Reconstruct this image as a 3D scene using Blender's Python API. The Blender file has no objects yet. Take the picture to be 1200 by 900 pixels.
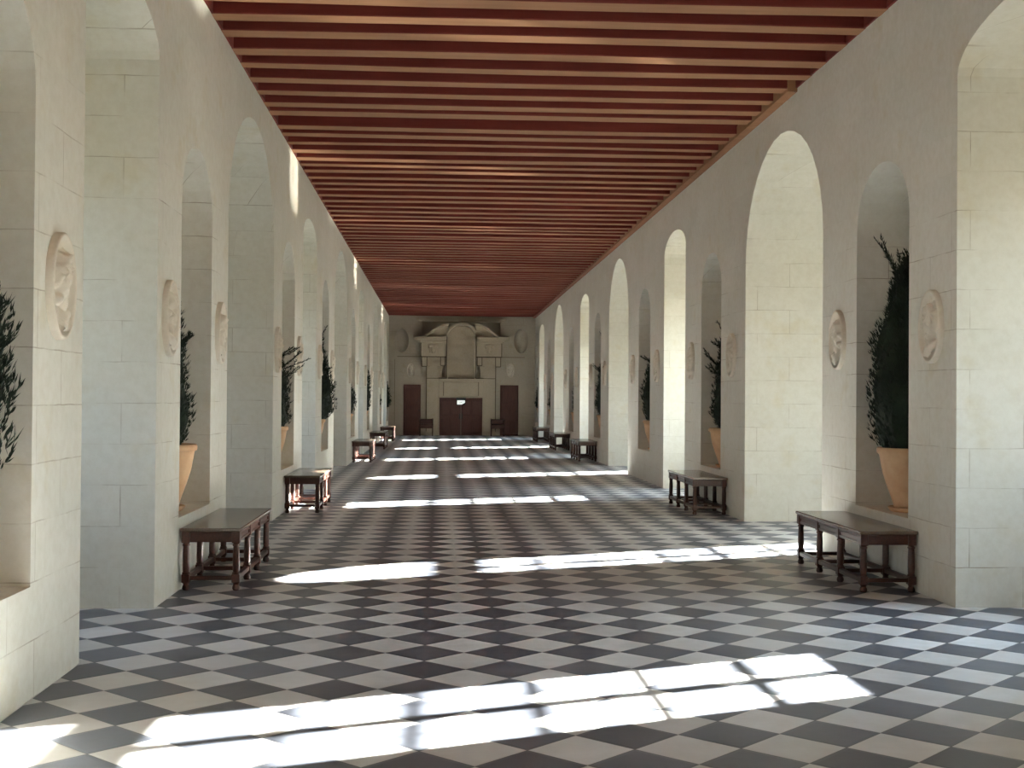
import bpy, bmesh, math, random
from mathutils import Matrix, Vector
C = bpy.context.scene.collection
SC = bpy.context.scene

# ------------------------------------------------------------------ camera, light, exposure
F_PX, YAW, PIT, ROL, EYE = 1487.7, .0570, .0106, -.0073, 1.55


def make_camera():
    c, s = math.cos(YAW), math.sin(YAW)
    A = Matrix(((c, 0, -s), (0, 1, 0), (s, 0, c)))
    c, s = math.cos(PIT), math.sin(PIT)
    B = Matrix(((1, 0, 0), (0, c, -s), (0, s, c)))
    c, s = math.cos(ROL), math.sin(ROL)
    D = Matrix(((c, -s, 0), (s, c, 0), (0, 0, 1)))
    M = D @ B @ A
    w = [Vector((M[i][0], M[i][2], M[i][1])) for i in range(3)]   # right, up, forward
    R = Matrix((w[0], w[1], -w[2])).transposed().to_4x4()
    cd = bpy.data.cameras.new('camera')
    cd.sensor_width = 36
    cd.lens = F_PX * 36 / 1200
    cd.clip_end = 300
    co = bpy.data.objects.new('camera', cd)
    C.objects.link(co)
    co.matrix_world = Matrix.Translation((0, 0, EYE)) @ R
    SC.camera = co


make_camera()
SC.view_settings.view_transform = 'Standard'
SC.view_settings.look = 'None'
SC.view_settings.gamma = 1
SC.view_settings.use_curve_mapping = False
SC.view_settings.exposure = 0.15
SC.cycles.use_denoising = True
SC.cycles.max_bounces = 14
SC.cycles.diffuse_bounces = 8
SC.cycles.glossy_bounces = 4
SC.cycles.sample_clamp_indirect = 12

SUN_SLOPE, SUN_TAN = .41, .376       # drift along the hall per metre across it; tangent of the sun's height
SUN_W, GLITTER_W = 212.0, 7.5


def sun_lamp(name, d, w, ang, col):
    l = bpy.data.lights.new(name, 'SUN')
    l.energy, l.angle, l.color = w, math.radians(ang), col
    o = bpy.data.objects.new(name, l)
    C.objects.link(o)
    o.rotation_euler = Vector(d).to_track_quat('-Z', 'Y').to_euler()
    o.location = (30, 20, 20)


hyp = math.hypot(1, SUN_SLOPE)
sun_lamp('sun', (-1, -SUN_SLOPE, -SUN_TAN * hyp), SUN_W, .53, (1, .985, .955))
sun_lamp('sun_off_the_river', (-1, -SUN_SLOPE, SUN_TAN * hyp), GLITTER_W, 2.2, (1, .93, .82))   # the low sun mirrored by the river below the gallery


def make_world():
    w = bpy.data.worlds.new('sky')
    SC.world = w
    w.use_nodes = True
    nt = w.node_tree
    N, L = nt.nodes, nt.links
    bg = N['Background']
    tc = N.new('ShaderNodeTexCoord')
    sp = N.new('ShaderNodeSeparateXYZ')
    L.new(tc.outputs['Generated'], sp.inputs[0])
    up = N.new('ShaderNodeValToRGB')          # by height: river and banks, bright horizon, blue zenith
    mr = N.new('ShaderNodeMapRange')
    mr.inputs[1].default_value, mr.inputs[2].default_value = -1, 1
    L.new(sp.outputs[2], mr.inputs[0])
    L.new(mr.outputs[0], up.inputs[0])
    e = up.color_ramp.elements
    e[0].position, e[0].color = 0.0, (.40, .37, .22, 1)
    e[1].position, e[1].color = 1.0, (.75, 1.1, 1.75, 1)
    for p, c in ((.47, (.46, .42, .27, 1)), (.52, (.72, .71, .66, 1)), (.62, (.90, 1.0, 1.10, 1)), (.75, (.95, 1.18, 1.5, 1))):
        k = e.new(p)
        k.color = c
    side = N.new('ShaderNodeValToRGB')        # the sky glows around the sun and is cooler away from it
    dp = N.new('ShaderNodeVectorMath')
    dp.operation = 'DOT_PRODUCT'
    L.new(tc.outputs['Generated'], dp.inputs[0])
    dp.inputs[1].default_value = Vector((1, SUN_SLOPE, SUN_TAN * hyp)).normalized()
    mr2 = N.new('ShaderNodeMapRange')
    mr2.inputs[1].default_value, mr2.inputs[2].default_value = -1, 1
    L.new(dp.outputs['Value'], mr2.inputs[0])
    L.new(mr2.outputs[0], side.inputs[0])
    e = side.color_ramp.elements
    e[0].position, e[0].color = .0, (.47, .51, .56, 1)
    e[1].position, e[1].color = 1, (4.2, 4.15, 3.9, 1)
    for p, c in ((.5, (.52, .55, .57, 1)), (.72, (.54, .54, .52, 1)), (.88, (2.0, 1.98, 1.88, 1))):
        e.new(p).color = c
    mx = N.new('ShaderNodeMix')
    mx.data_type, mx.blend_type = 'RGBA', 'MULTIPLY'
    mx.inputs[0].default_value = 1
    L.new(up.outputs[0], mx.inputs[6])
    L.new(side.outputs[0], mx.inputs[7])
    L.new(mx.outputs[2], bg.inputs[0])
    bg.inputs[1].default_value = SKY_W


SKY_W = 8.6
make_world()

# ------------------------------------------------------------------ materials


def new_mat(name):
    m = bpy.data.materials.new(name)
    m.use_nodes = True
    return m, m.node_tree.nodes, m.node_tree.links, m.node_tree.nodes['Principled BSDF']


def noise(N, L, vec, scale, detail=4, rough=.6):
    n = N.new('ShaderNodeTexNoise')
    n.inputs['Scale'].default_value = scale
    n.inputs['Detail'].default_value = detail
    n.inputs['Roughness'].default_value = rough
    if vec is not None:
        L.new(vec, n.inputs['Vector'])
    return n.outputs['Fac']


def ramp(N, L, fac, stops):
    r = N.new('ShaderNodeValToRGB')
    e = r.color_ramp.elements
    e[0].position, e[0].color = stops[0][0], (*stops[0][1], 1)
    e[1].position, e[1].color = stops[-1][0], (*stops[-1][1], 1)
    for p, c in stops[1:-1]:
        e.new(p).color = (*c, 1)
    L.new(fac, r.inputs[0])
    return r.outputs[0]


def mixc(N, L, a, b, fac, mode='MIX'):
    m = N.new('ShaderNodeMix')
    m.data_type, m.blend_type = 'RGBA', mode
    for sock, v in ((0, fac), (6, a), (7, b)):
        if isinstance(v, (int, float)):
            m.inputs[sock].default_value = v
        elif isinstance(v, tuple):
            m.inputs[sock].default_value = (*v, 1)
        else:
            L.new(v, m.inputs[sock])
    return m.outputs[2]


def math_(N, L, op, a, b=None):
    m = N.new('ShaderNodeMath')
    m.operation = op
    for i, v in enumerate((a, b)):
        if v is None:
            continue
        if isinstance(v, (int, float)):
            m.inputs[i].default_value = v
        else:
            L.new(v, m.inputs[i])
    return m.outputs[0]


def bump(N, L, bsdf, h, strength, dist=.02):
    b = N.new('ShaderNodeBump')
    b.inputs['Strength'].default_value = strength
    b.inputs['Distance'].default_value = dist
    L.new(h, b.inputs['Height'])
    L.new(b.outputs[0], bsdf.inputs['Normal'])


def geo_pos(N):
    return N.new('ShaderNodeNewGeometry').outputs['Position']


def obj_pos(N):
    return N.new('ShaderNodeTexCoord').outputs['Object']


def mat_stone(name, c0, c1, joints=True, jw=.35):
    m, N, L, B = new_mat(name)
    P = geo_pos(N) if joints else obj_pos(N)
    n1 = noise(N, L, P, .9, 5)
    col = ramp(N, L, n1, ((.3, c0), (.7, c1)))
    n2 = noise(N, L, P, 14, 6, .7)
    col = mixc(N, L, col, ramp(N, L, n2, ((.35, (.88, .86, .82)), (.6, (1, 1, 1)))), .55, 'MULTIPLY')
    n3 = noise(N, L, P, 2.3, 3)
    col = mixc(N, L, col, ramp(N, L, n3, ((.28, (.90, .84, .70)), (.42, (1, 1, 1)))), .5, 'MULTIPLY')
    h = math_(N, L, 'MULTIPLY', n2, .25)
    if joints:
        s = N.new('ShaderNodeSeparateXYZ')
        L.new(P, s.inputs[0])
        wob = math_(N, L, 'MULTIPLY', math_(N, L, 'SUBTRACT', noise(N, L, P, 2.2, 3), .5), .022)
        cx = N.new('ShaderNodeCombineXYZ')
        L.new(math_(N, L, 'ADD', s.outputs[0], s.outputs[1]), cx.inputs[0])
        L.new(math_(N, L, 'ADD', s.outputs[2], wob), cx.inputs[1])
        bt = N.new('ShaderNodeTexBrick')
        L.new(cx.outputs[0], bt.inputs['Vector'])
        bt.inputs['Scale'].default_value = 1
        bt.inputs['Mortar Size'].default_value = .004
        bt.inputs['Mortar Smooth'].default_value = .3
        bt.inputs['Bias'].default_value = 0
        bt.inputs['Brick Width'].default_value = .83
        bt.inputs['Row Height'].default_value = .298
        bt.inputs['Color1'].default_value = (1, 1, 1, 1)
        bt.inputs['Color2'].default_value = (.95, .95, .945, 1)
        bt.inputs['Mortar'].default_value = (1, 1, 1, 1)
        col = mixc(N, L, col, bt.outputs['Color'], .8, 'MULTIPLY')
        vis = ramp(N, L, noise(N, L, P, 1.7, 4), ((.45, (.06, .06, .06)), (.68, (1, 1, 1))))
        nn = N.new('ShaderNodeNewGeometry')
        sn = N.new('ShaderNodeSeparateXYZ')
        L.new(nn.outputs['True Normal'], sn.inputs[0])
        face = math_(N, L, 'GREATER_THAN', math_(N, L, 'ABSOLUTE', sn.outputs[0]), .7)
        hi = N.new('ShaderNodeMapRange')
        hi.inputs[1].default_value, hi.inputs[2].default_value = 2.9, 3.5
        L.new(s.outputs[2], hi.inputs[0])
        plaster = math_(N, L, 'MULTIPLY', math_(N, L, 'MULTIPLY', face, hi.outputs[0]), .9)
        vis = math_(N, L, 'MULTIPLY', vis, math_(N, L, 'SUBTRACT', 1, plaster))
        f = math_(N, L, 'MULTIPLY', math_(N, L, 'MULTIPLY', bt.outputs['Fac'], vis), jw * 2)
        col = mixc(N, L, col, (.26, .19, .12), f)
        h = math_(N, L, 'SUBTRACT', h, math_(N, L, 'MULTIPLY', math_(N, L, 'MULTIPLY', bt.outputs['Fac'], vis), .5))
    L.new(col, B.inputs['Base Color'])
    B.inputs['Roughness'].default_value = .9
    B.inputs['Specular IOR Level'].default_value = .25
    bump(N, L, B, h, .35, .012)
    return m


def mat_tiles():
    m, N, L, B = new_mat('slate_and_limestone_tiles')
    P = geo_pos(N)
    s = N.new('ShaderNodeSeparateXYZ')
    L.new(P, s.inputs[0])
    D = .4755
    x = math_(N, L, 'DIVIDE', math_(N, L, 'SUBTRACT', s.outputs[0], .1606), D)
    y = math_(N, L, 'DIVIDE', math_(N, L, 'SUBTRACT', s.outputs[1], 7.2456), D)
    p, q = math_(N, L, 'ADD', x, y), math_(N, L, 'SUBTRACT', x, y)
    ip, iq = math_(N, L, 'FLOOR', p), math_(N, L, 'FLOOR', q)
    pale = math_(N, L, 'FLOORED_MODULO', math_(N, L, 'ADD', ip, iq), 2)
    idv = N.new('ShaderNodeCombineXYZ')
    L.new(ip, idv.inputs[0])
    L.new(iq, idv.inputs[1])
    wn = N.new('ShaderNodeTexWhiteNoise')
    L.new(idv.outputs[0], wn.inputs['Vector'])
    n = noise(N, L, P, 5, 5)
    light = mixc(N, L, ramp(N, L, wn.outputs['Value'], ((0, (.60, .585, .575)), (.5, (.68, .67, .665)), (1, (.73, .725, .725)))),
                 ramp(N, L, n, ((.3, (.84, .82, .80)), (.65, (1, 1, 1)))), .8, 'MULTIPLY')
    dark = mixc(N, L, ramp(N, L, wn.outputs['Value'], ((0, (.082, .088, .108)), (1, (.130, .139, .165)))),
                ramp(N, L, n, ((.3, (.7, .7, .7)), (.7, (1.15, 1.15, 1.2)))), .8, 'MULTIPLY')
    col = mixc(N, L, dark, light, pale)

    def edge(v):
        f = math_(N, L, 'FRACT', v)
        return math_(N, L, 'ABSOLUTE', math_(N, L, 'SUBTRACT', f, .5))
    e = math_(N, L, 'MAXIMUM', edge(p), edge(q))
    g = math_(N, L, 'GREATER_THAN', e, .4915)
    col = mixc(N, L, col, (.05, .044, .04), math_(N, L, 'MULTIPLY', g, .75))
    L.new(col, B.inputs['Base Color'])
    rr = N.new('ShaderNodeMapRange')
    rr.inputs[3].default_value, rr.inputs[4].default_value = .30, .5
    L.new(n, rr.inputs[0])
    L.new(rr.outputs[0], B.inputs['Roughness'])
    B.inputs['Specular IOR Level'].default_value = .45
    lip = N.new('ShaderNodeMapRange')
    lip.inputs[1].default_value, lip.inputs[2].default_value = .44, .5
    L.new(e, lip.inputs[0])
    h = math_(N, L, 'SUBTRACT', math_(N, L, 'MULTIPLY', noise(N, L, P, 3.2, 3), .5), math_(N, L, 'MULTIPLY', lip.outputs[0], .25))
    bump(N, L, B, h, .30, .02)
    return m


def mat_plain(name, c0, c1, rough=.6, scale=8, spec=.4, bmp=.15, stretch=None):
    m, N, L, B = new_mat(name)
    P = obj_pos(N)
    if stretch:
        mp = N.new('ShaderNodeMapping')
        mp.inputs['Scale'].default_value = stretch
        L.new(P, mp.inputs[0])
        P = mp.outputs[0]
    n = noise(N, L, P, scale, 5)
    L.new(ramp(N, L, n, ((.3, c0), (.7, c1))), B.inputs['Base Color'])
    B.inputs['Roughness'].default_value = rough
    B.inputs['Specular IOR Level'].default_value = spec
    if bmp:
        bump(N, L, B, n, bmp, .01)
    return m


M_WALL = mat_stone('whitewashed_ashlar', (.73, .705, .63), (.79, .77, .71))
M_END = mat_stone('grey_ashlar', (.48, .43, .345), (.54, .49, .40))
M_CARVE = mat_stone('carved_limestone', (.72, .65, .55), (.80, .74, .65), joints=False)
M_MANTEL = mat_stone('mantel_stone', (.48, .415, .315), (.55, .48, .375), joints=False)
M_SEAM_SHADE = mat_plain('painted_joint_shade', (.085, .066, .048), (.13, .10, .075), .9, 6, .1, 0)  # dark colour standing in for groove shade around the surround's blocks
M_FLOOR = mat_tiles()
M_JUNDER = mat_plain('tan_red_timber', (.28, .138, .072), (.35, .18, .097), .75, 3, .2, .2, (.4, 3, 3))  # undersides coloured paler and tanner than the joist sides
def redden_along_hall(m):
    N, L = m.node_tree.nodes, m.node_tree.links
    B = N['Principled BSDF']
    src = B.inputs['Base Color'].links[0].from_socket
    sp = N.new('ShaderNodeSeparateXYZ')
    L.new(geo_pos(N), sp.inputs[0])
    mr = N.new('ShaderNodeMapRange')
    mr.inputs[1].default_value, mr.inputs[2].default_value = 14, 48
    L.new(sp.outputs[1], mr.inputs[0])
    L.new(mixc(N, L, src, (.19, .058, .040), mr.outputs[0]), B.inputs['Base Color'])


redden_along_hall(M_JUNDER)      # joist undersides turn darker and redder towards the far end
M_JSIDE = mat_plain('dark_red_timber', (.135, .024, .018), (.18, .034, .025), .7, 3, .2, .2, (.4, 3, 3))
M_OAK = mat_plain('dark_polished_oak', (.030, .0085, .005), (.068, .018, .010), .36, 9, .32, .12, (6, 1, 6))
M_OAKTOP = mat_plain('oak_top_with_sky_sheen', (.085, .058, .042), (.14, .103, .078), .22, 9, .8, .12, (8, .7, 8))  # paler and greyer than the legs: sky reflection put into the colour
M_DOOR = mat_plain('brown_door_wood', (.062, .020, .015), (.12, .040, .028), .5, 7, .4, .15, (6, 6, .6))
M_IRON = mat_plain('black_iron', (.015, .014, .013), (.03, .028, .026), .5, 20)
M_POT = mat_plain('terracotta', (.50, .30, .165), (.62, .41, .25), .8, 6, .25, .2)
M_SOIL = mat_plain('potting_soil', (.03, .02, .013), (.06, .04, .025), .95, 30, .1, .5)
M_LEAF = mat_plain('cypress_green', (.006, .012, .008), (.016, .029, .014), .7, 7, .25, 0)
M_TRUNK = mat_plain('cypress_bark', (.06, .04, .025), (.12, .08, .05), .9, 20, .2, .4)
M_FRAME = mat_plain('window_frame_oak', (.16, .12, .09), (.24, .18, .13), .6, 6)
M_BLACK = mat_plain('black_plastic', (.008, .008, .008), (.014, .014, .014), .5, 10)


def mat_glass():
    m, N, L, B = new_mat('clear_window_glass')
    tr, gl = N.new('ShaderNodeBsdfTransparent'), N.new('ShaderNodeBsdfGlossy')
    gl.inputs['Roughness'].default_value = .02
    tr.inputs[0].default_value = (.95, .97, .95, 1)
    ms = N.new('ShaderNodeMixShader')
    ms.inputs[0].default_value = .06
    L.new(tr.outputs[0], ms.inputs[1])
    L.new(gl.outputs[0], ms.inputs[2])
    L.new(ms.outputs[0], N['Material Output'].inputs[0])
    return m


M_GLASS = mat_glass()


def mat_lit():
    m, N, L, B = new_mat('lit_sign_face')
    B.inputs['Base Color'].default_value = (.8, .85, .8, 1)
    B.inputs['Emission Color'].default_value = (.92, 1, .93, 1)
    B.inputs['Emission Strength'].default_value = .9
    return m


M_LIT = mat_lit()

# ------------------------------------------------------------------ mesh helpers


def link(name, bm, mat, parent=None, smooth=False, loc=None):
    me = bpy.data.meshes.new(name)
    bmesh.ops.recalc_face_normals(bm, faces=bm.faces)
    bm.to_mesh(me)
    bm.free()
    for x in (mat if isinstance(mat, (list, tuple)) else [mat]):
        me.materials.append(x)
    if smooth:
        for p in me.polygons:
            p.use_smooth = True
    o = bpy.data.objects.new(name, me)
    C.objects.link(o)
    if parent:
        o.parent = parent
    if loc:
        o.location = loc
    return o


def tag(o, label, cat, group=None, kind=None):
    o['label'], o['category'] = label, cat
    if group:
        o['group'] = group
    if kind:
        o['kind'] = kind
    return o


def thing(name, loc, label, cat, group=None, rotz=0, kind=None):
    o = bpy.data.objects.new(name, None)
    o.empty_display_size = .1
    C.objects.link(o)
    o.location = loc
    o.rotation_euler = (0, 0, rotz)
    return tag(o, label, cat, group, kind)


def copy_tree(o, parent=None):
    c = o.copy()
    C.objects.link(c)
    if parent:
        c.parent = parent
    for ch in [k for k in o.children]:
        copy_tree(ch, c)
    return c


def box(bm, x0, x1, y0, y1, z0, z1, bev=0, mi=None):
    v = [bm.verts.new((x, y, z)) for z in (z0, z1) for y in (y0, y1) for x in (x0, x1)]
    fs = [bm.faces.new([v[i] for i in f]) for f in ((0, 2, 3, 1), (4, 5, 7, 6), (0, 1, 5, 4), (2, 6, 7, 3), (0, 4, 6, 2), (1, 3, 7, 5))]
    if bev:
        es = {e for f in fs for e in f.edges}
        bmesh.ops.bevel(bm, geom=list(es), offset=bev, segments=1, affect='EDGES')
    return fs


def lathe(bm, prof, n=20, c=(0, 0), sx=1, sy=1):
    rings = []
    for r, z in prof:
        if r < 1e-6:
            rings.append([bm.verts.new((c[0], c[1], z))])
        else:
            rings.append([bm.verts.new((c[0] + r * sx * math.cos(2 * math.pi * i / n), c[1] + r * sy * math.sin(2 * math.pi * i / n), z)) for i in range(n)])
    for a, b in zip(rings, rings[1:]):
        for i in range(n):
            j = (i + 1) % n
            q = [a[i % len(a)], a[j % len(a)], b[j % len(b)], b[i % len(b)]]
            u = []
            for w in q:
                if w not in u:
                    u.append(w)
            if len(u) > 2:
                bm.faces.new(u)


def extrude_poly(bm, pts, fn0, fn1):
    """closed polygon pts (2-D) as a prism between the two mapped copies"""
    a, b = [bm.verts.new(fn0(*p)) for p in pts], [bm.verts.new(fn1(*p)) for p in pts]
    n = len(pts)
    bm.faces.new(a)
    bm.faces.new(b[::-1])
    for i in range(n):
        bm.faces.new([a[i], a[(i + 1) % n], b[(i + 1) % n], b[i]])


def fill(bm, loops):
    """flat region bounded by the first loop with the others as holes; loops are lists of BMVerts"""
    es = []
    for lp in loops:
        for i in range(len(lp)):
            a, b = lp[i], lp[(i + 1) % len(lp)]
            es.append(bm.edges.get((a, b)) or bm.edges.new((a, b)))
    bmesh.ops.triangle_fill(bm, use_beauty=True, use_dissolve=False, edges=es)


# ------------------------------------------------------------------ the shell
XL, XR, ZE, ZN = -2.0558, 3.868, 51.4, -7.0


def ceil_h(y):
    return 4.988 - .0035 * y


WIN_W, WIN_Z = .58, (1.20, 2.72, 2.84, 3.36)      # half width; lower light, fanlight


def arch(y0, y1, z0, spring, crown, n=18):
    c, r = (y0 + y1) / 2, (y1 - y0) / 2
    pts = [(y0, z0), (y0, spring)]
    for i in range(1, n):
        t = math.pi * (1 - i / n)
        pts.append((c + r * math.cos(t), spring + (crown - spring) * math.sin(t)))
    return pts + [(y1, spring), (y1, z0)]


NARROW = dict(spring=3.99, crown=4.33)
WIDE = dict(spring=3.25, crown=4.58)
NICHE = dict(spring=3.10, crown=3.64)
SILL = .575
BAYS = {
    'R': [('N', -5.2, -3.3), ('W', .45, 3.7), ('N', 7.4, 9.31), ('W', 12.65, 15.9), ('N', 19.85, 21.76), ('W', 25.9, 28.9), ('N', 32.85, 34.86), ('W', 39.65, 42.75), ('N', 47.0, 49.2)],
    'L': [('N', -5.2, -3.3), ('W', .45, 3.7), ('N', 7.44, 9.36), ('W', 12.43, 15.84), ('N', 19.18, 21.26), ('W', 24.9, 28.37), ('N', 32.45, 34.5), ('W', 39.2, 42.5), ('N', 46.8, 49.1)]}
for sd in BAYS:
    BAYS[sd] = [(k_, a, b, (a + b) / 2) for k_, a, b in BAYS[sd]]
BAYS['R'][5] = ('W', 25.9, 28.9, 27.62)
BAYS['R'][7] = ('W', 39.65, 42.75, 41.4)
BAYS['R'][2] = ('N', 7.08, 9.31, 8.37)
NICHES = {
    'R': [(4.95, 6.3), (10.28, 11.6), (17.29, 18.61), (23.19, 24.55), (30.35, 31.63), (36.5, 37.85), (44.2, 45.5), (49.85, 51.0)],
    'L': [(5.2, 6.55), (10.21, 11.56), (16.69, 18.13), (22.33, 23.7), (29.7, 31.1), (36.2, 37.6), (44.0, 45.3), (49.85, 51.0)]}
DEPTH_N, DEPTH_W, DEPTH_NICHE = 1.43, 3.11, .78


def build_wall(side):
    X, s = (XR, 1) if side == 'R' else (XL, -1)
    bm = bmesh.new()
    top = 5.35
    outer = [bm.verts.new((X, y, z)) for y, z in ((ZN, -.05), (ZE + .3, -.05), (ZE + .3, top), (ZN, top))]
    holes = []
    for kind, y0, y1, yc in BAYS[side]:
        par = NARROW if kind == 'N' else WIDE
        depth = DEPTH_N if kind == 'N' else DEPTH_W
        prof = arch(y0, y1, -.02, **par)
        first = [bm.verts.new((X, y, z)) for y, z in prof]
        holes.append(first)
        if kind == 'N':
            steps = [(DEPTH_N, 1, 1)]
        else:
            steps = [(1.35, 1, 1), (1.9, .93, .985), (2.4, .80, .955), (2.8, .64, .92), (DEPTH_W, .5, .89)]
        prev = first
        for d, kw, kh in steps:
            cur = [bm.verts.new((X + s * d, yc + (y - yc) * kw, z if z < 0 else z * kh)) for y, z in prof]
            for i in range(len(prof) - 1):
                bm.faces.new([prev[i], prev[i + 1], cur[i + 1], cur[i]])
            prev = cur
        xg = X + s * depth
        z0, z1, z2, z3 = WIN_Z
        low = [bm.verts.new((xg, yc + a * WIN_W, z)) for a, z in ((-1, z0), (1, z0), (1, z1), (-1, z1))]
        fan = [(yc - WIN_W, z2)] + [(yc + WIN_W * math.cos(math.pi * (1 - i / 12)), z2 + .10 + (z3 - z2 - .10) * math.sin(math.pi * i / 12)) for i in range(13)] + [(yc + WIN_W, z2)]
        fan = [bm.verts.new((xg, y, z)) for y, z in fan]
        fill(bm, [prev, low, fan])
    for y0, y1 in NICHES[side]:
        prof = arch(y0, y1, SILL, **NICHE)
        a = [bm.verts.new((X, y, z)) for y, z in prof]
        b = [bm.verts.new((X + s * DEPTH_NICHE, y, z)) for y, z in prof]
        n = len(prof)
        for i in range(n):
            bm.faces.new([a[i], a[(i + 1) % n], b[(i + 1) % n], b[i]])
        bm.faces.new(b)
        holes.append(a)
    # the arches reach down past the floor; close the outer loop around them
    fill(bm, [outer] + holes)
    return link('wall_right' if side == 'R' else 'wall_left', bm, M_WALL)


for sd, nm in (('L', 'left'), ('R', 'right')):
    tag(build_wall(sd), 'long whitewashed stone wall on the %s side with arched window bays and plant niches' % nm, 'wall', kind='structure')


def build_floor():
    bm = bmesh.new()

    def quad(x0, x1, y0, y1):
        bm.faces.new([bm.verts.new(p) for p in ((x0, y0, 0), (x1, y0, 0), (x1, y1, 0), (x0, y1, 0))])
    quad(XL, XR, ZN, ZE + .3)
    for side, X, s in (('L', XL, -1), ('R', XR, 1)):
        for kind, y0, y1, yc in BAYS[side]:
            xs = sorted((X, X + s * (DEPTH_N if kind == 'N' else DEPTH_W)))
            quad(xs[0], xs[1], y0, y1)
    return link('floor', bm, M_FLOOR)


tag(build_floor(), 'black and white diamond tiled floor', 'floor', kind='structure')


def build_near_wall():
    bm = bmesh.new()
    box(bm, XL - .3, XR + .3, ZN - .3, ZN, -.05, 5.35)
    return link('wall_near', bm, M_WALL)


tag(build_near_wall(), 'plain pale stone wall closing the near end of the gallery', 'wall', kind='structure')

# --- ceiling: boards between joists
bm = bmesh.new()
v = [bm.verts.new(p) for p in ((XL - .1, ZN - .1, ceil_h(ZN) + .17), (XR + .1, ZN - .1, ceil_h(ZN) + .17), (XR + .1, ZE + .4, ceil_h(ZE) + .17), (XL - .1, ZE + .4, ceil_h(ZE) + .17))]
bm.faces.new(v)
r = bmesh.ops.extrude_face_region(bm, geom=list(bm.faces))
bmesh.ops.translate(bm, vec=(0, 0, .08), verts=[e for e in r['geom'] if isinstance(e, bmesh.types.BMVert)])
tag(link('ceiling', bm, M_JSIDE), 'dark red boarded ceiling between the joists', 'ceiling', kind='structure')

rnd = random.Random(4)
spans = [(10.50, 11.04), (11.38, 11.61), (11.89, 12.13), (12.52, 12.78), (13.05, 13.27), (13.62, 13.85), (14.19, 14.41), (14.73, 14.97), (15.19, 15.46), (15.96, 16.21), (16.40, 16.64), (17.00, 17.18), (17.48, 17.74)]
spans[0] = (10.79, 11.04)
y = 10.25
while y > ZN + .3:
    w = rnd.uniform(.22, .27)
    spans.insert(0, (y - w + .2, y + .2))
    y -= rnd.uniform(.50, .60)
y = 18.02
while y < ZE - .25:
    w = rnd.uniform(.21, .27)
    spans.append((y, y + w))
    y += rnd.uniform(.48, .62)


def joist(y0, y1):
    bm = bmesh.new()
    w, n = (y1 - y0) / 2, 10
    rows = []
    ph, am, sag = rnd.uniform(0, 6), rnd.uniform(.0, .022), rnd.uniform(-.012, .014)
    tilt = rnd.uniform(-.03, .03)
    for i in range(n + 1):
        t = i / n
        x = (XL - .05) * (1 - t) + (XR + .05) * t
        dy = am * math.sin(ph + t * 5) + tilt * (t - .5)
        dz = sag * math.sin(math.pi * t)
        tw = rnd.uniform(-.006, .006)
        rows.append([bm.verts.new((x, dy + a * (w + tw), dz + z)) for a, z in ((-1, .2), (-1, .012), (-.93, 0), (.93, 0), (1, .012), (1, .2))])
    for a, b in zip(rows, rows[1:]):
        for i in range(5):
            f = bm.faces.new([a[i], a[i + 1], b[i + 1], b[i]])
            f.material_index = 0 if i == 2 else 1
    yc = (y0 + y1) / 2
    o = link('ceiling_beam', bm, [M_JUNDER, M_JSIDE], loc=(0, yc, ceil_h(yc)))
    return tag(o, 'red ochre painted wooden joist running across the ceiling', 'ceiling joist', 'ceiling joists', 'structure')


for a, b in spans:
    joist(a, b)

bm = bmesh.new()      # wall plate under the joist ends, right side
nseg = 16
ya, yb = 13.6, ZE
pr = []
for i in range(nseg + 1):
    yy = ya + (yb - ya) * i / nseg
    h = ceil_h(yy)
    pr.append([bm.verts.new((XR + dx, yy, h + dz)) for dx, dz in ((.02, -.035), (-.11, -.035), (-.11, .10), (.02, .10))])
for a, b in zip(pr, pr[1:]):
    for i in range(3):
        bm.faces.new([a[i], a[i + 1], b[i + 1], b[i]])
bm.faces.new(pr[0])
tag(link('trim_1', bm, M_JUNDER), 'narrow red timber plate along the top of the right wall', 'wall plate', kind='structure')

for n_, (nm, xa, xb, w_) in enumerate((('trim_4', XL - .03, XL + .02, 'left'), ('trim_5', XR - .02, XR + .03, 'right'))):
    bm = bmesh.new()
    vs = [bm.verts.new((x, y_, ceil_h(y_) + dz)) for y_ in (ZN, ZE) for x in (xa, xb) for dz in (.004, .19)]
    for q in ((0, 1, 3, 2), (4, 6, 7, 5), (0, 4, 5, 1), (2, 3, 7, 6), (0, 2, 6, 4), (1, 5, 7, 3)):
        bm.faces.new([vs[i] for i in q])
    tag(link(nm, bm, M_JSIDE), 'dark red filler board between the joist ends along the %s wall' % w_, 'filler board', kind='structure')

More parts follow.
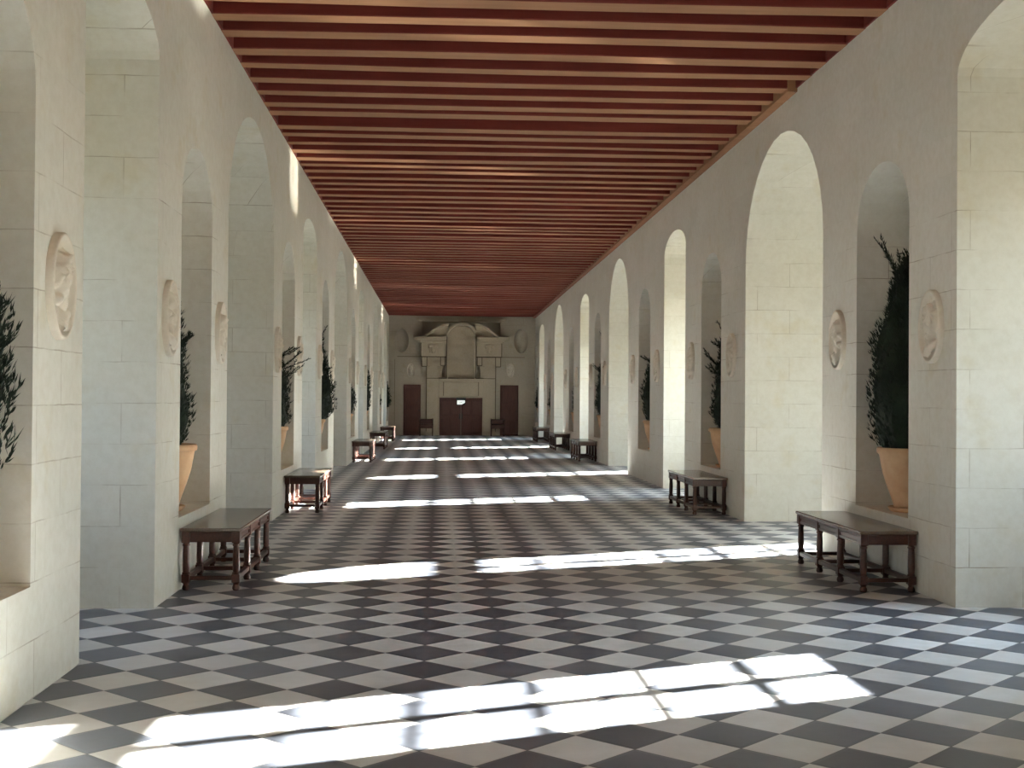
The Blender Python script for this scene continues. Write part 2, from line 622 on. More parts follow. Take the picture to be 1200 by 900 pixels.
# --- windows in the ends of the bays
def build_window(side, kind, yc, n):
    X, s = (XR, 1) if side == 'R' else (XL, -1)
    xg = X + s * ((DEPTH_N if kind == 'N' else DEPTH_W) + .03)
    root = thing('window_%d' % n, (xg, yc, WIN_Z[0]), 'tall window with small panes and a curved fanlight closing its bay', 'window', 'bay windows', kind='structure')
    z1, z2, z3 = (z - WIN_Z[0] for z in WIN_Z[1:])
    W = WIN_W
    bm = bmesh.new()
    t = .03
    for a, b in ((-W - .02, -W + .03), (W - .03, W + .02), (-.042, .042)):
        box(bm, -t, t, a, b, -.02, z1 + .02)
    box(bm, -t, t, -W, W, -.02, .03)
    box(bm, -t, t, -W, W, z1 - .03, z1 + .02)
    for i in range(1, 6):
        box(bm, -.02, .02, -W, W, z1 * i / 6 - .015, z1 * i / 6 + .015)
    box(bm, -t, t, -W, W, z2 - .02, z2 + .03)
    link('frame', bm, M_FRAME, root)
    bm = bmesh.new()
    for a in (-W / 2, W / 2):
        box(bm, -.008, .008, a - .003, a + .003, 0, z1)
    link('lead_bar', bm, M_IRON, root)
    bm = bmesh.new()
    box(bm, -.003, .003, -W, W, 0, z1)
    box(bm, -.003, .003, -W, W, z2, z3)
    link('pane', bm, M_GLASS, root)


k = 0
for side in 'RL':
    for kind, y0, y1, yc in BAYS[side]:
        k += 1
        build_window(side, kind, yc, k)

# ------------------------------------------------------------------ far wall
SE = ZE / 50.0


def ex(x):
    return x * SE


def ez(z):
    return max(0, EYE + (z - EYE) * SE)


def prism(bm, pts, y0, y1):
    extrude_poly(bm, [(ex(a), ez(b)) for a, b in pts], lambda a, b: (a, y0, b), lambda a, b: (a, y1, b))


def rect(bm, x0, x1, z0, z1, out, back=0.02, bev=.012):
    box(bm, ex(x0), ex(x1), ZE - out, ZE + back, ez(z0), ez(z1), bev)


bm = bmesh.new()
outer = [bm.verts.new((x, ZE, z)) for x, z in ((XL - .2, -.05), (XR + .2, -.05), (XR + .2, 5.35), (XL - .2, 5.35))]
OVALS = ((-1.50, 3.75), (3.20, 3.77))
holes = []
for cx, cz in OVALS:
    n, rx, rz = 28, .285, .48
    rings = []
    for j in range(7):
        a = j / 6 * math.pi / 2
        rr, dd = math.cos(a), .28 * math.sin(a)
        if j == 6:
            rings.append([bm.verts.new((ex(cx), ZE + .28, ez(cz)))])
        else:
            rings.append([bm.verts.new((ex(cx) + rx * rr * math.cos(2 * math.pi * i / n), ZE + dd, ez(cz) + rz * rr * math.sin(2 * math.pi * i / n))) for i in range(n)])
    for a, b in zip(rings, rings[1:]):
        for i in range(n):
            q = []
            for w in (a[i], a[(i + 1) % n], b[(i + 1) % n if len(b) > 1 else 0], b[i if len(b) > 1 else 0]):
                if w not in q:
                    q.append(w)
            bm.faces.new(q)
    holes.append(rings[0])
rc = [(-.70, 3.86), (2.38, 3.86), (2.38, 4.50), (-.70, 4.50)]
ra, rb = [bm.verts.new((ex(a), ZE, ez(b))) for a, b in rc], [bm.verts.new((ex(a), ZE + .32, ez(b))) for a, b in rc]
for i in range(4):
    bm.faces.new([ra[i], ra[(i + 1) % 4], rb[(i + 1) % 4], rb[i]])
bm.faces.new(rb)
holes.append(ra)
fill(bm, [outer] + holes)
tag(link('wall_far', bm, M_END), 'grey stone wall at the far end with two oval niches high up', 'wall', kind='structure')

# flat paler panels either side of the chimneypiece
for nm, x0, x1, d0, d1, lab in (('trim_2', -1.75, -.50, -1.41, -.735, 'left'), ('trim_3', 2.20, 3.50, 2.385, 3.10, 'right')):
    bm = bmesh.new()
    pts = [(x0, 0), (x0, 3.02)]
    pts += [(x0 + .1 - .1 * math.cos(a), 3.02 + .1 * math.sin(a)) for a in (math.pi / 6, math.pi / 3, math.pi / 2)]
    if lab == 'left':
        pts += [(x1, 3.12), (x1, 0), (d1 + .01, 0), (d1 + .01, 2.04), (d0 - .01, 2.04), (d0 - .01, 0)]
    else:
        pts = [(x0, 0), (x0, 3.12)] + [(x1 - .1 + .1 * math.cos(a), 3.02 + .1 * math.sin(a)) for a in (math.pi / 2, math.pi / 3, math.pi / 6)] + [(x1, 3.02), (x1, 0), (d1 + .01, 0), (d1 + .01, 2.04), (d0 - .01, 2.04), (d0 - .01, 0)]
    prism(bm, pts, ZE - .11, ZE + .02)
    tag(link(nm, bm, M_END), 'shallow stone panel framing the %s side door in the far wall' % lab, 'wall panel', kind='structure')


def build_side_door(n, x0, x1, lab):
    root = thing('door_%d' % n, (ex((x0 + x1) / 2), ZE - .02, 0), 'narrow dark brown wooden door at the %s of the far wall' % lab, 'door', kind='structure')
    w = ex(x1 - x0) / 2
    h = ez(2.03)
    bm = bmesh.new()
    box(bm, -w, w, -.025, .01, 0, h)
    for z0, z1 in ((.12, .62), (.74, 1.25), (1.37, h - .12)):
        for a, b in ((-w + .07, -.03), (.03, w - .07)):
            box(bm, a, b, -.040, -.02, z0, z1, .012)
    link('leaf', bm, M_DOOR, root)
    bm = bmesh.new()
    lathe(bm, ((0, -.03), (.02, -.028), (.028, -.01), (.012, .0), (.012, .03)), 10)
    bmesh.ops.rotate(bm, matrix=Matrix.Rotation(math.pi / 2, 3, 'X'), verts=bm.verts)
    bmesh.ops.translate(bm, vec=(w - .06, -.05, 1.0), verts=bm.verts)
    link('knob', bm, M_IRON, root)


build_side_door(1, -1.41, -.735, 'left')
build_side_door(2, 2.385, 3.10, 'right')

root = thing('door_3', (ex(.845), ZE - .06, 0), 'wide reddish brown double door in the middle of the far wall', 'door', kind='structure')
w, h = ex(.84), ez(1.52)
for sx in (-1, 1):
    bm = bmesh.new()
    a, b = sorted((sx * .006, sx * w))
    box(bm, a, b, -.03, .03, 0, h)
    m_ = w / 2 * sx
    for z0, z1 in ((.10, .70), (.82, h - .10)):
        for c in (-1, 1):
            u = sorted((m_ + c * .03, m_ + c * (w / 2 - .07)))
            box(bm, u[0], u[1], -.046, -.02, z0, z1, .012)
    lf = link('leaf', bm, M_DOOR, root)
    bm = bmesh.new()
    box(bm, sx * .05 - .02, sx * .05 + .02, -.05, -.03, .66, .88, .006)
    box(bm, sx * .05 - .012, sx * .05 + .012, -.09, -.04, .76, .79, .004)
    link('handle', bm, M_IRON, lf)

# the great stone surround
SUR = thing('stone_door_surround', (0, 0, 0), 'tall stone doorway surround with broken curved pediment and arched central panel', 'stone surround')
SUR['kind'] = 'thing'


def sur(name, fn, mat=M_MANTEL, smooth=False):
    bm = bmesh.new()
    fn(bm)
    return link(name, bm, mat, SUR, smooth)


CXM = .84


def mir(x):
    return 2 * CXM - x


for m_ in (0, 1):
    g = (lambda a, b: (a, b)) if not m_ else (lambda a, b: (mir(b), mir(a)))

    def pil(bm):
        a, b = g(-.51, -.03)
        rect(bm, a, b, 0, 2.28, .20)
        a, b = g(-.55, .0)
        rect(bm, a, b, 0, .18, .24)
        a, b = g(-.51, .10)
        rect(bm, a, b, 2.28, 2.80, .20)
    p_ = sur('pilaster', pil)

    def jamb(bm):
        a, b = g(-.05, -.002)
        rect(bm, a, b, 0, 1.56, .22)
    sur('door_jamb', jamb)

    def cap(bm):
        a, b = g(-.70, -.50)
        rect(bm, a, b, 2.74, 3.12, .40)
        a, b = g(.03, .22)
        rect(bm, a, b, 2.78, 3.12, .40)
        a, b = g(-.50, .03)
        rect(bm, a, b, 2.74, 3.12, .24)
        a, b = g(-.42, -.04)
        prism(bm, [(a, 2.45), (b, 2.45), (b, 2.66), (b - .05, 2.76), (a + .05, 2.76), (a, 2.66)], ZE - .28, ZE)
    sur('capital', cap)

    def ent(bm):
        a, b = g(-.74, .25)
        rect(bm, a, b, 3.12, 3.68, .44)
    sur('entablature_block', ent)

    def cor(bm):
        for k_, (da, z0, z1) in enumerate(((.04, 3.66, 3.73), (.14, 3.73, 3.79), (.28, 3.79, 3.90))):
            a, b = g(-.74 - da, .26)
            rect(bm, a, b, z0, z1, .46 + da * .8)
    sur('cornice', cor)

    def ped(bm):
        o, i_ = [], []
        for j in range(13):
            t = j / 12
            x = -.62 + t * .93
            zz = 3.90 + .52 * math.sin(t * math.pi / 2)
            o.append((x, zz))
        pts = [(o[0][0], 3.90)] + o[1:] + [(.26, 3.90)]
        if m_:
            pts = [(mir(x), z) for x, z in pts][::-1]
        prism(bm, pts, ZE - .44, ZE)
        rim = o + [(x + .03, z - .07) for x, z in o[::-1]]
        if m_:
            rim = [(mir(x), z) for x, z in rim][::-1]
        prism(bm, rim, ZE - .62, ZE)
    sur('pediment_half', ped)

    def lion(bm):
        cx = -.27 if not m_ else mir(-.27)
        for dx, dz, rx, rz, ry in ((0, 0, .10, .15, .10), (-.12, .10, .08, .10, .06), (.12, .10, .08, .10, .06), (0, .14, .16, .07, .07), (0, -.10, .07, .08, .12), (-.1, -.05, .05, .12, .05), (.1, -.05, .05, .12, .05)):
            mt = Matrix.Translation((ex(cx + dx), ZE - .44, ez(3.42 + dz))) @ Matrix.Diagonal((rx, ry, rz, 1))
            bmesh.ops.create_uvsphere(bm, u_segments=14, v_segments=10, radius=1, matrix=mt)
    sur('lion_mask', lion, smooth=True)


def centre(bm):
    pts = [(.30, 2.26), (.30, 3.92)]
    pts += [(CXM - .54 * math.cos(math.pi * i / 16), 3.92 + .46 * math.sin(math.pi * i / 16)) for i in range(1, 16)]
    pts += [(1.38, 3.92), (1.38, 2.26)]
    prism(bm, pts, ZE - .10, ZE)


sur('arched_panel', centre)


def archi(bm):
    o = [(.28, 2.26), (.28, 3.94)] + [(CXM - .60 * math.cos(math.pi * i / 16), 3.94 + .53 * math.sin(math.pi * i / 16)) for i in range(1, 16)] + [(1.40, 3.94), (1.40, 2.26)]
    i_ = [(.33, 2.26), (.33, 3.90)] + [(CXM - .53 * math.cos(math.pi * i / 16), 3.90 + .46 * math.sin(math.pi * i / 16)) for i in range(1, 16)] + [(1.35, 3.90), (1.35, 2.26)]
    n = len(o)
    for j in range(n - 1):
        prism(bm, [o[j], o[j + 1], i_[j + 1], i_[j]], ZE - .52, ZE)


sur('arch_moulding', archi)


def back(bm):
    rect(bm, -.84, mir(-.84), 4.50, 4.56, .07)
    rect(bm, -.92, mir(-.92), 4.56, 4.66, .12)


sur('upper_frieze', back)


def shade_strips(bm):  # thin dark strips that draw the shade along the stone edges
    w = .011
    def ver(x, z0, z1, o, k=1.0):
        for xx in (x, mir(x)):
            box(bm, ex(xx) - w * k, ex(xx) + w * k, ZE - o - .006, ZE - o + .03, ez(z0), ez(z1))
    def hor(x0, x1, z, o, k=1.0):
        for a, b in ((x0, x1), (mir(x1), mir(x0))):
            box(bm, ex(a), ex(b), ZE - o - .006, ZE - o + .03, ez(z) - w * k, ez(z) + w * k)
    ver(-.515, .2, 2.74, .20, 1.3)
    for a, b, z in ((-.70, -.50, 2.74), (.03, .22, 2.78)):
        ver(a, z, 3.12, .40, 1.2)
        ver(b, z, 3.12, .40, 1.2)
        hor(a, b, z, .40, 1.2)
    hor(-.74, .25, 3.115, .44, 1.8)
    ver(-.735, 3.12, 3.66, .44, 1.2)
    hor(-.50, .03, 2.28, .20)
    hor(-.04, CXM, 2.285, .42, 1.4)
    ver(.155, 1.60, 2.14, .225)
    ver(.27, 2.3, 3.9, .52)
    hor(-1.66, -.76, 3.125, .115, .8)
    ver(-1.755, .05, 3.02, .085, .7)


sur('painted_shade_lines', shade_strips, M_SEAM_SHADE)


def shelf(bm):
    for x0, z0, z1, o in ((-.03, 2.20, 2.27, .42), (.0, 2.15, 2.20, .36)):
        rect(bm, x0, mir(x0), z0, z1, o)


sur('mantel_shelf', shelf)


def over(bm):
    rect(bm, -.03, mir(-.03), 1.52, 2.15, .20)
    rect(bm, .16, mir(.16), 1.58, 2.13, .225)
    rect(bm, -.04, mir(-.04), 1.52, 1.56, .23)


sur('overdoor_panel', over)

sg = thing('exit_sign', (ex(.845), ZE - .345, ez(1.26)), 'small lit white exit sign in a black housing above the double door', 'sign')
bm = bmesh.new()
box(bm, -.19, .19, 0, .09, .17, .27, .012)
box(bm, -.17, .17, .03, .07, -.02, .2, .008)
link('housing', bm, M_BLACK, sg)
bm = bmesh.new()
pts = [(-.155, .0), (.03, .0), (.155, .075), (.155, .165), (-.155, .165)]
extrude_poly(bm, pts, lambda a, b: (a, .012, b), lambda a, b: (a, .032, b))
link('lit_face', bm, M_LIT, sg)
bm = bmesh.new()
extrude_poly(bm, [(-.085, .08), (-.03, .115), (.09, .10), (.02, .08), (-.03, .09), (-.06, .07)], lambda a, b: (a, .006, b), lambda a, b: (a, .014, b))
link('dark_mark', bm, M_BLACK, sg)

PI = math.pi
# ------------------------------------------------------------------ carved medallions


def relief(seed):
    r = random.Random(seed)
    fl = r.choice((-1, 1))
    hx, hz = r.uniform(-.02, .02), r.uniform(.02, .05)
    folds, ph = r.uniform(26, 40), r.uniform(0, 6)
    curls = [(r.uniform(-.13, .1), r.uniform(.02, .17), r.uniform(.018, .035)) for _ in range(16)]
    swag = r.uniform(-.5, .5)

    def dome(x, z, cx, cz, rx, rz, hh):
        q = 1 - ((x - cx) / rx) ** 2 - ((z - cz) / rz) ** 2
        return hh * math.sqrt(q) if q > 0 else 0

    def h(x, z):
        x, z = x * fl / 1.12, z / 1.12
        v_ = dome(x, z, hx, hz, .085, .115, .075)                                # head
        v_ = max(v_, dome(x, z, hx - .03, hz + .045, .10, .09, .070))             # hair
        v_ = max(v_, dome(x, z, hx + .085, hz - .01, .028, .026, .055))           # nose
        v_ = max(v_, dome(x, z, hx + .055, hz - .085, .045, .032, .055))          # chin
        v_ = max(v_, dome(x, z, hx - .01, hz - .12, .05, .09, .05))               # neck
        b = dome(x, z, -.01, -.185, .19, .10, .060)                               # shoulders
        if b > 0:
            b += .012 * math.sin(folds * (x * (1 + swag) + z * 1.3) + ph)
        v_ = max(v_, b)
        for cx, cz, cr in curls:
            v_ = max(v_, dome(x, z, cx, cz, cr, cr, .05) + (.028 if dome(x, z, hx - .03, hz + .045, .10, .09, 1) > .25 and dome(x, z, cx, cz, cr, cr, 1) > 0 else 0))
        v_ += .008 * math.sin(61 * x + ph) * math.sin(53 * z + ph * 2) + (.007 * math.sin(90 * x * (1 + swag) + 40 * z) if z > .03 else 0) * (v_ > .02)
        v_ += .004 * math.sin(137 * x + 3 * ph) * math.sin(121 * z + ph)
        return v_ * .92
    return h


MEDS = []


def make_medallion(seed):
    root = thing('carved_medallion', (0, 0, 0), 'x', 'medallion')
    bm = bmesh.new()
    lathe(bm, ((.290, 0), (.290, .034), (.287, .042), (.280, .047), (.270, .045), (.262, .036), (.254, .016), (.240, .004), (.20, .001)), 44)
    link('rim', bm, M_CARVE, root, True)
    bm = bmesh.new()
    h = relief(seed)
    nr, ns = 26, 56
    rings = [[bm.verts.new((0, 0, .002 + h(0, 0)))]]
    for j in range(1, nr + 1):
        q = .243 * j / nr
        rings.append([bm.verts.new((q * math.cos(2 * math.pi * i / ns), q * math.sin(2 * math.pi * i / ns), .002 + h(q * math.cos(2 * math.pi * i / ns), q * math.sin(2 * math.pi * i / ns)))) for i in range(ns)])
    for i in range(ns):
        bm.faces.new([rings[0][0], rings[1][i], rings[1][(i + 1) % ns]])
    for a, b in zip(rings[1:], rings[2:]):
        for i in range(ns):
            bm.faces.new([a[i], b[i], b[(i + 1) % ns], a[(i + 1) % ns]])
    link('bust_relief', bm, M_CARVE, root, True)
    return root


ORD = ['nearest', 'second', 'third', 'fourth', 'fifth', 'sixth', 'seventh', 'eighth', 'ninth', 'tenth', 'eleventh', 'twelfth', 'thirteenth', 'fourteenth', 'fifteenth', 'sixteenth']
protos = [make_medallion(s) for s in (3, 11, 23, 42)]
used = [0] * 4
MED = {'R': [9.83, 12.18, 16.67, 19.37, 22.45, 25.25, 29.6, 32.3, 35.6, 38.75, 43.45, 46.3], 'L': [7.02, 9.80, 12.02, 16.22, 18.68, 21.8, 24.3, 29.1, 31.8, 35.2, 38.3, 43.1, 46.0]}
for side, sd in (('R', 'right'), ('L', 'left')):
    X = XR if side == 'R' else XL
    for i, yy in enumerate(MED[side]):
        q = i % 4
        o = protos[q] if not used[q] else copy_tree(protos[q])
        used[q] += 1
        o.location = (X, yy - .075, 2.13)
        o.scale = (.73, 1, 1)
        o.rotation_euler = (math.pi / 2, 0, -math.pi / 2 if side == 'R' else math.pi / 2)
        lead = 'nearest visible' if i == 0 else ORD[i]
        o['label'] = 'round carved stone bust medallion, %s from the front along the %s wall' % (lead, sd)
        o['category'] = 'medallion'
        o['group'] = 'carved medallions along the side walls'
for cx, cz, sd in ((-1.13, 2.58, 'left'), (2.79, 2.60, 'right')):
    o = copy_tree(protos[0])
    o.location = (ex(cx), ZE - .11, ez(cz))
    o.rotation_euler = (math.pi / 2, 0, 0)
    o.scale = (.55, .97, .8)
    o['label'] = 'small oval carved medallion above the %s side door on the far wall' % sd
    o['group'] = 'oval medallions on the far wall'

# ------------------------------------------------------------------ benches
BL, BD, BH = 1.84, .478, .495


def make_bench():
    root = thing('wooden_bench', (0, 0, 0), 'x', 'bench')
    hl, hd = BL / 2, BD / 2
    bm = bmesh.new()
    box(bm, -hd, hd, -hl, hl, BH - .028, BH, .006)
    link('seat_top', bm, M_OAKTOP, root)
    ly = [-hl + .045, -(hl - .045) / 3, (hl - .045) / 3, hl - .045]
    lx = hd - .042
    a0, a1 = BH - .115, BH - .028
    bm = bmesh.new()
    for s in (-1, 1):
        box(bm, s * lx - .016, s * lx + .016, -hl + .03, hl - .03, a0, a1)
        box(bm, s * (lx + .02) - .008, s * (lx + .02) + .008, -hl + .03, hl - .03, a1 - .018, a1, .003)
        box(bm, -lx, lx, s * (hl - .055) - .016, s * (hl - .055) + .016, a0, a1)
        box(bm, -lx, lx, s * (hl - .036) - .008, s * (hl - .036) + .008, a1 - .018, a1, .003)
        for p, q in zip(ly, ly[1:]):
            for z0, z1 in ((a0 + .012, a0 + .022), (a1 - .034, a1 - .024)):
                box(bm, s * (lx + .02) - .006, s * (lx + .02) + .006, p + .045, q - .045, z0, z1)
            for yy in (p + .05, q - .05):
                box(bm, s * (lx + .02) - .006, s * (lx + .02) + .006, yy - .005, yy + .005, a0 + .012, a1 - .024)
    link('apron', bm, M_OAK, root)
    leg = None
    for s in (-1, 1):
        for yy in ly:
            if leg is None:
                bm = bmesh.new()
                q = .032
                box(bm, -q, q, -q, q, a0 - .004, a1, .004)
                box(bm, -q, q, -q, q, .060, .128, .004)
                lathe(bm, ((.0, .0), (.024, .0), (.030, .012), (.028, .03), (.021, .045), (.029, .06), (0, .06)), 14)
                lathe(bm, ((0, .126), (.031, .126), (.031, .138), (.025, .146), (.027, .156), (.0285, .20), (.0275, .28), (.024, .348), (.030, .354), (.030, .364), (.024, .369), (.030, .378), (0, .380)), 16)
                leg = link('leg', bm, M_OAK, root, False, (s * lx, yy, 0))
            else:
                c = leg.copy()
                C.objects.link(c)
                c.parent = root
                c.location = (s * lx, yy, 0)
    for s in (-1, 1):
        bm = bmesh.new()
        box(bm, s * lx - .022, s * lx + .022, -hl + .06, hl - .06, .076, .116, .005)
        link('long_stretcher', bm, M_OAK, root)
    for yy in ly:
        bm = bmesh.new()
        box(bm, -lx + .02, lx - .02, yy - .017, yy + .017, .080, .112, .004)
        link('cross_stretcher', bm, M_OAK, root)
    return root


BENCH = {'R': [10.96, 17.72, 31.75, 38.2, 45.2], 'L': [11.12, 17.85, 30.85, 38.35, 45.0]}
b0 = make_bench()
bfirst = True
for side, sd in (('R', 'right'), ('L', 'left')):
    for i, yy in enumerate(BENCH[side]):
        o = b0 if bfirst else copy_tree(b0)
        bfirst = False
        o.location = (3.868 - .008 - BD / 2 if side == 'R' else XL + .012 + BD / 2, yy, 0)
        if side == 'R' and i == 0:
            o.rotation_euler = (0, 0, .004)
        else:
            o.rotation_euler = (0, 0, 0)
        words = ['nearest of the benches', 'second from the front', 'middle one in the row', 'second from the far end', 'farthest in the row'][i]
        o['label'] = 'dark oak backless bench on turned legs against the %s wall, %s' % (sd, words)
        o['category'] = 'bench'
        o['group'] = 'oak benches along the walls'

# ------------------------------------------------------------------ potted cypresses


def foliage_mesh(seed, height, rad, top, branches, sprigs):
    """height above the soil, radius, share of the radius kept near the top"""
    r = random.Random(seed)
    bm = bmesh.new()

    def R(t):
        base = .80 + .20 * min(1, t / .12)
        taper = (1 - (1 - top) * t ** 1.3) * (1 + .20 * math.sin(PI * min(1, t / .8)))
        end = 1 if t < .86 else max(.05, 1 - ((t - .86) / .16) ** 1.6)
        return rad * base * taper * end
    ph = [r.uniform(0, 6) for _ in range(4)]

    def Rw(t, a):
        return R(t) * (1 + .09 * math.sin(3 * a + ph[0] + t * 9) + .07 * math.sin(5 * a + ph[1] - t * 15))
    nz, na = 22, 18
    rows = []
    for j in range(nz + 1):
        t = j / nz
        rows.append([bm.verts.new((Rw(t, 2 * math.pi * i / na) * .84 * math.cos(2 * math.pi * i / na), Rw(t, 2 * math.pi * i / na) * .84 * math.sin(2 * math.pi * i / na), .03 + t * height * .95)) for i in range(na)])
    for a, b in zip(rows, rows[1:]):
        for i in range(na):
            bm.faces.new([a[i], a[(i + 1) % na], b[(i + 1) % na], b[i]])
    bm.faces.new(rows[0][::-1])
    bm.faces.new(rows[-1])

    def blade(p, d, ln, wd):
        d = d.normalized()
        sv = d.cross(Vector((r.uniform(-1, 1), r.uniform(-1, 1), r.uniform(-1, 1))))
        if sv.length < 1e-3:
            return
        sv.normalize()
        nv = d.cross(sv) * wd * .5
        m1 = p + d * ln * .4
        a, b, c, e = (bm.verts.new(x) for x in (p, m1 + sv * wd, p + d * ln, m1 - sv * wd))
        f = bm.verts.new(m1 + nv)
        bm.faces.new([a, b, f])
        bm.faces.new([b, c, f])
        bm.faces.new([c, e, f])
        bm.faces.new([e, a, f])

    def spray(p, d, ln):
        for k_ in range(3):
            dd = d + Vector((r.gauss(0, .28), r.gauss(0, .28), r.gauss(0, .2)))
            blade(p, dd, ln * r.uniform(.5, 1.05), ln * .065)
    for _ in range(int(3400 * height * rad / .7)):
        t = r.random() ** 1.05
        a = r.uniform(0, 2 * math.pi)
        q = Rw(t, a) * r.uniform(.76, .98)
        p = Vector((q * math.cos(a), q * math.sin(a), .03 + t * height * .95))
        d = Vector((math.cos(a) * .42, math.sin(a) * .42, 1.0))
        spray(p, d, r.uniform(.05, .095))

    def branch(p, d, ln, n, curl):
        for k_ in range(n):
            d = (d + Vector((r.gauss(0, .10), r.gauss(0, .10), curl))).normalized()
            e = p + d * ln / n
            blade(p, d, ln / n * 1.3, .007)
            for s_ in range(7):
                sd_ = d + Vector((r.gauss(0, .45), r.gauss(0, .45), r.gauss(.1, .3)))
                blade(p + (e - p) * r.random(), sd_, r.uniform(.04, .075) * (1.15 - .5 * k_ / n), .0055)
            p = e
    for _ in range(sprigs):
        a = r.uniform(0, 2 * math.pi)
        q = R(.8) * r.uniform(.1, .8)
        branch(Vector((q * math.cos(a), q * math.sin(a), height * r.uniform(.80, .9))), Vector((math.cos(a) * .45, math.sin(a) * .45, 1)), height * r.uniform(.13, .23), 7, -.04)
    for (a, t, ln) in branches:
        q = R(t) * .7
        for k_ in range(3):
            branch(Vector((q * math.cos(a), q * math.sin(a), height * t)), Vector((math.cos(a + r.gauss(0, .2)), math.sin(a + r.gauss(0, .2)), r.uniform(.2, .8))), ln * r.uniform(.7, 1.1), 7, .06)
    return bm


POT_H = .56
pot_me = saucer_me = soil_me = trunk_me = None


def make_cypress(name_seed, loc, label, height, rad, top, branches, sprigs):
    global pot_me, saucer_me, soil_me, trunk_me
    root = thing('potted_cypress', loc, label, 'potted plant', 'potted cypresses in the wall niches')

    def shared(nm, me):
        o = bpy.data.objects.new(nm, me)
        C.objects.link(o)
        o.parent = root
        return o
    if pot_me is None:
        bm = bmesh.new()
        lathe(bm, ((0, .03), (.165, .03), (.170, .045), (.187, .10), (.230, .22), (.268, .34), (.288, .45), (.296, .500), (.312, .506), (.318, .520), (.318, .545), (.310, POT_H), (.290, POT_H), (.284, .54), (.280, .50), (.27, .49)), 36)
        p = link('pot', bm, M_POT, root, True)
        pot_me = p.data
        bm = bmesh.new()
        lathe(bm, ((0, 0), (.20, 0), (.225, .035), (.215, .042), (.19, .014), (0, .014)), 30)
        saucer_me = link('saucer', bm, M_POT, root, True).data
        bm = bmesh.new()
        lathe(bm, ((.275, .495), (.2, .503), (.1, .508), (0, .51)), 24)
        soil_me = link('soil', bm, M_SOIL, root, True).data
        bm = bmesh.new()
        lathe(bm, ((.035, .49), (.028, .56), (.02, .8), (.012, 1.2), (0, 1.3)), 8)
        trunk_me = link('trunk', bm, M_TRUNK, root, True).data
    else:
        for nm, me in (('pot', pot_me), ('saucer', saucer_me), ('soil', soil_me), ('trunk', trunk_me)):
            shared(nm, me)
    f = link('foliage', foliage_mesh(name_seed, height, rad, top, branches, sprigs), M_LEAF, root, False, (0, 0, .52))
    return root


PI = math.pi
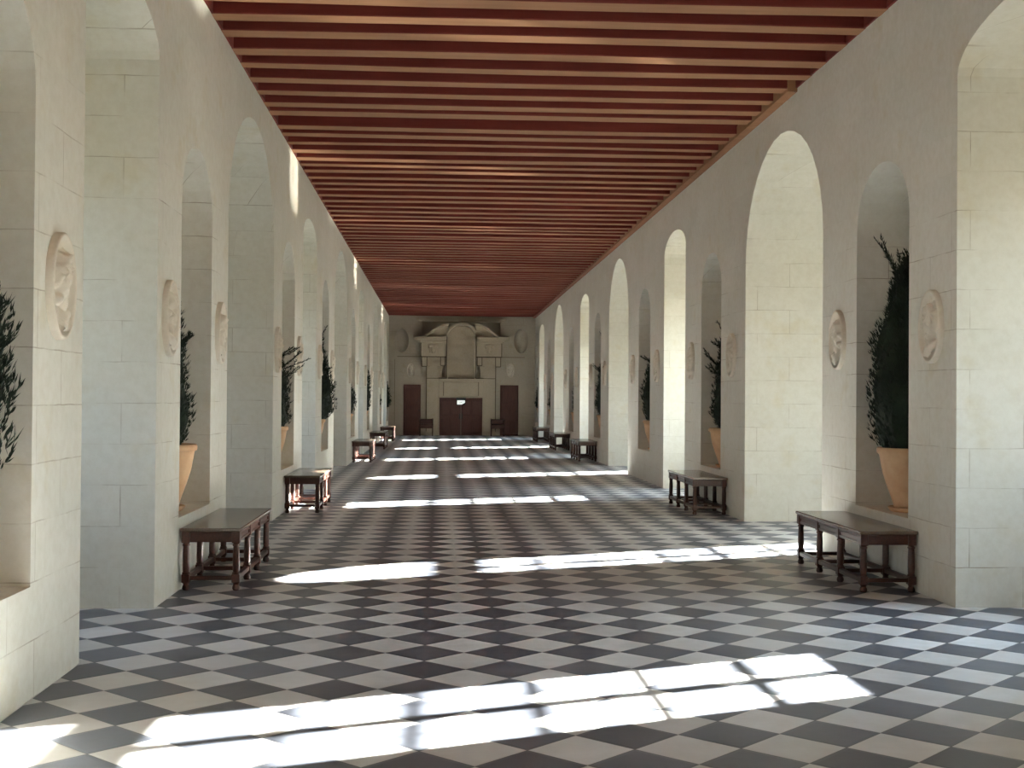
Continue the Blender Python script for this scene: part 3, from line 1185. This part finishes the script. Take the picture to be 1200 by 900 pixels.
# side, niche, top height in the room, radius, taper, branches (direction, height, length), sprigs, words
PLANTS = [
    ('R', 1, 2.86, .375, .46, [], 13, 'tall dense potted cypress with feathery tip in the nearest right wall niche'),
    ('R', 2, 2.55, .25, .55, [(PI, .62, .36), (PI * .9, .55, .30), (PI * 1.1, .8, .25)], 5, 'short potted cypress with branches splaying out, second niche along the right wall'),
    ('R', 3, 2.72, .33, .35, [(PI * 1.05, .7, .25)], 4, 'dark potted cypress in the third niche along the right wall, above no bench'),
    ('R', 4, 3.08, .34, .25, [(PI, .55, .30)], 3, 'tall pointed potted cypress in the fourth niche along the right wall'),
    ('R', 5, 2.45, .26, .4, [], 4, 'potted cypress in the fifth niche along the right wall'),
    ('R', 6, 2.5, .30, .4, [], 3, 'potted cypress in the sixth niche along the right wall'),
    ('R', 7, 2.5, .34, .4, [(PI, .8, .2)], 3, 'potted cypress in the last niche along the right wall by the far wall'),
    ('L', 0, 2.38, .385, .75, [(0, .70, .10), (.4, .5, .10), (-.3, .86, .12), (.2, .95, .14)], 8, 'spreading potted cypress cut off by the left edge of the view'),
    ('L', 1, 2.66, .25, .40, [(0, .55, .16)], 4, 'thin potted cypress above the nearest left bench'),
    ('L', 2, 2.22, .33, .62, [(0, .72, .40), (.25, .6, .36), (-.2, .85, .32)], 4, 'short bushy potted cypress with branches leaning out, behind the second left bench'),
    ('L', 3, 2.86, .45, .45, [(0, .5, .14)], 5, 'large swelling potted cypress in the benchless left niche past the second bench'),
    ('L', 4, 2.25, .35, .45, [], 3, 'small potted cypress behind the middle left bench'),
    ('L', 5, 2.95, .38, .40, [(0, .6, .12)], 3, 'tall potted cypress behind the fourth left bench'),
    ('L', 6, 2.4, .30, .4, [], 3, 'potted cypress in the left niche behind the farthest bench'),
    ('L', 7, 2.55, .44, .35, [], 3, 'rounded potted cypress in the last niche on the left by the far wall'),
]
for n, (side, ni, topz, rad, tp, br, sg_, lab) in enumerate(PLANTS):
    y0, y1 = NICHES[side][ni]
    xx = XR + .30 if side == 'R' else XL - .31
    make_cypress(100 + n, (xx, (y0 + y1) / 2, SILL), lab, topz - SILL - .52, rad, tp, br, sg_)

# ------------------------------------------------------------------ armchairs by the far doors


def make_chair():
    root = thing('wooden_armchair', (0, 0, 0), 'x', 'armchair')
    w, d = .25, .21
    for sx in (-1, 1):
        for sy in (-1, 1):
            bm = bmesh.new()
            lathe(bm, ((0, 0), (.024, 0), (.026, .03), (.018, .05), (.024, .10), (.022, .3), (.026, .42), (.020, .5), (.024, .63), (0, .63)) if sy < 0 else
                  ((0, 0), (.024, 0), (.026, .03), (.02, .06), (.024, .4), (.022, .66), (.014, .69), (0, .70)), 10)
            link('leg', bm, M_OAK, root, True, (sx * w, sy * d, 0))
        bm = bmesh.new()
        box(bm, sx * w - .03, sx * w + .03, -d - .06, d, .625, .665, .012)
        link('armrest', bm, M_OAK, root)
        bm = bmesh.new()
        box(bm, sx * w - .014, sx * w + .014, -d, d, .10, .14)
        link('stretcher', bm, M_OAK, root)
    bm = bmesh.new()
    box(bm, -w - .03, w + .03, -d - .04, d + .02, .42, .47, .012)
    link('seat', bm, M_OAK, root)
    bm = bmesh.new()
    box(bm, -w, w, -d - .02, -d + .01, .30, .42, .006)
    link('seat_apron', bm, M_OAK, root)
    bm = bmesh.new()
    box(bm, -w, w, d - .016, d + .016, .47, .67, .01)
    link('backrest', bm, M_OAK, root)
    return root


c0 = make_chair()
c0.location = (ex(-.50), ZE - .75, 0)
tag(c0, 'dark wooden armchair between the left side door and the double door', 'armchair', 'armchairs by the far wall')
c1 = copy_tree(c0)
c1.location = (ex(2.26), ZE - .75, 0)
c1['label'] = 'dark wooden armchair between the double door and the right side door'
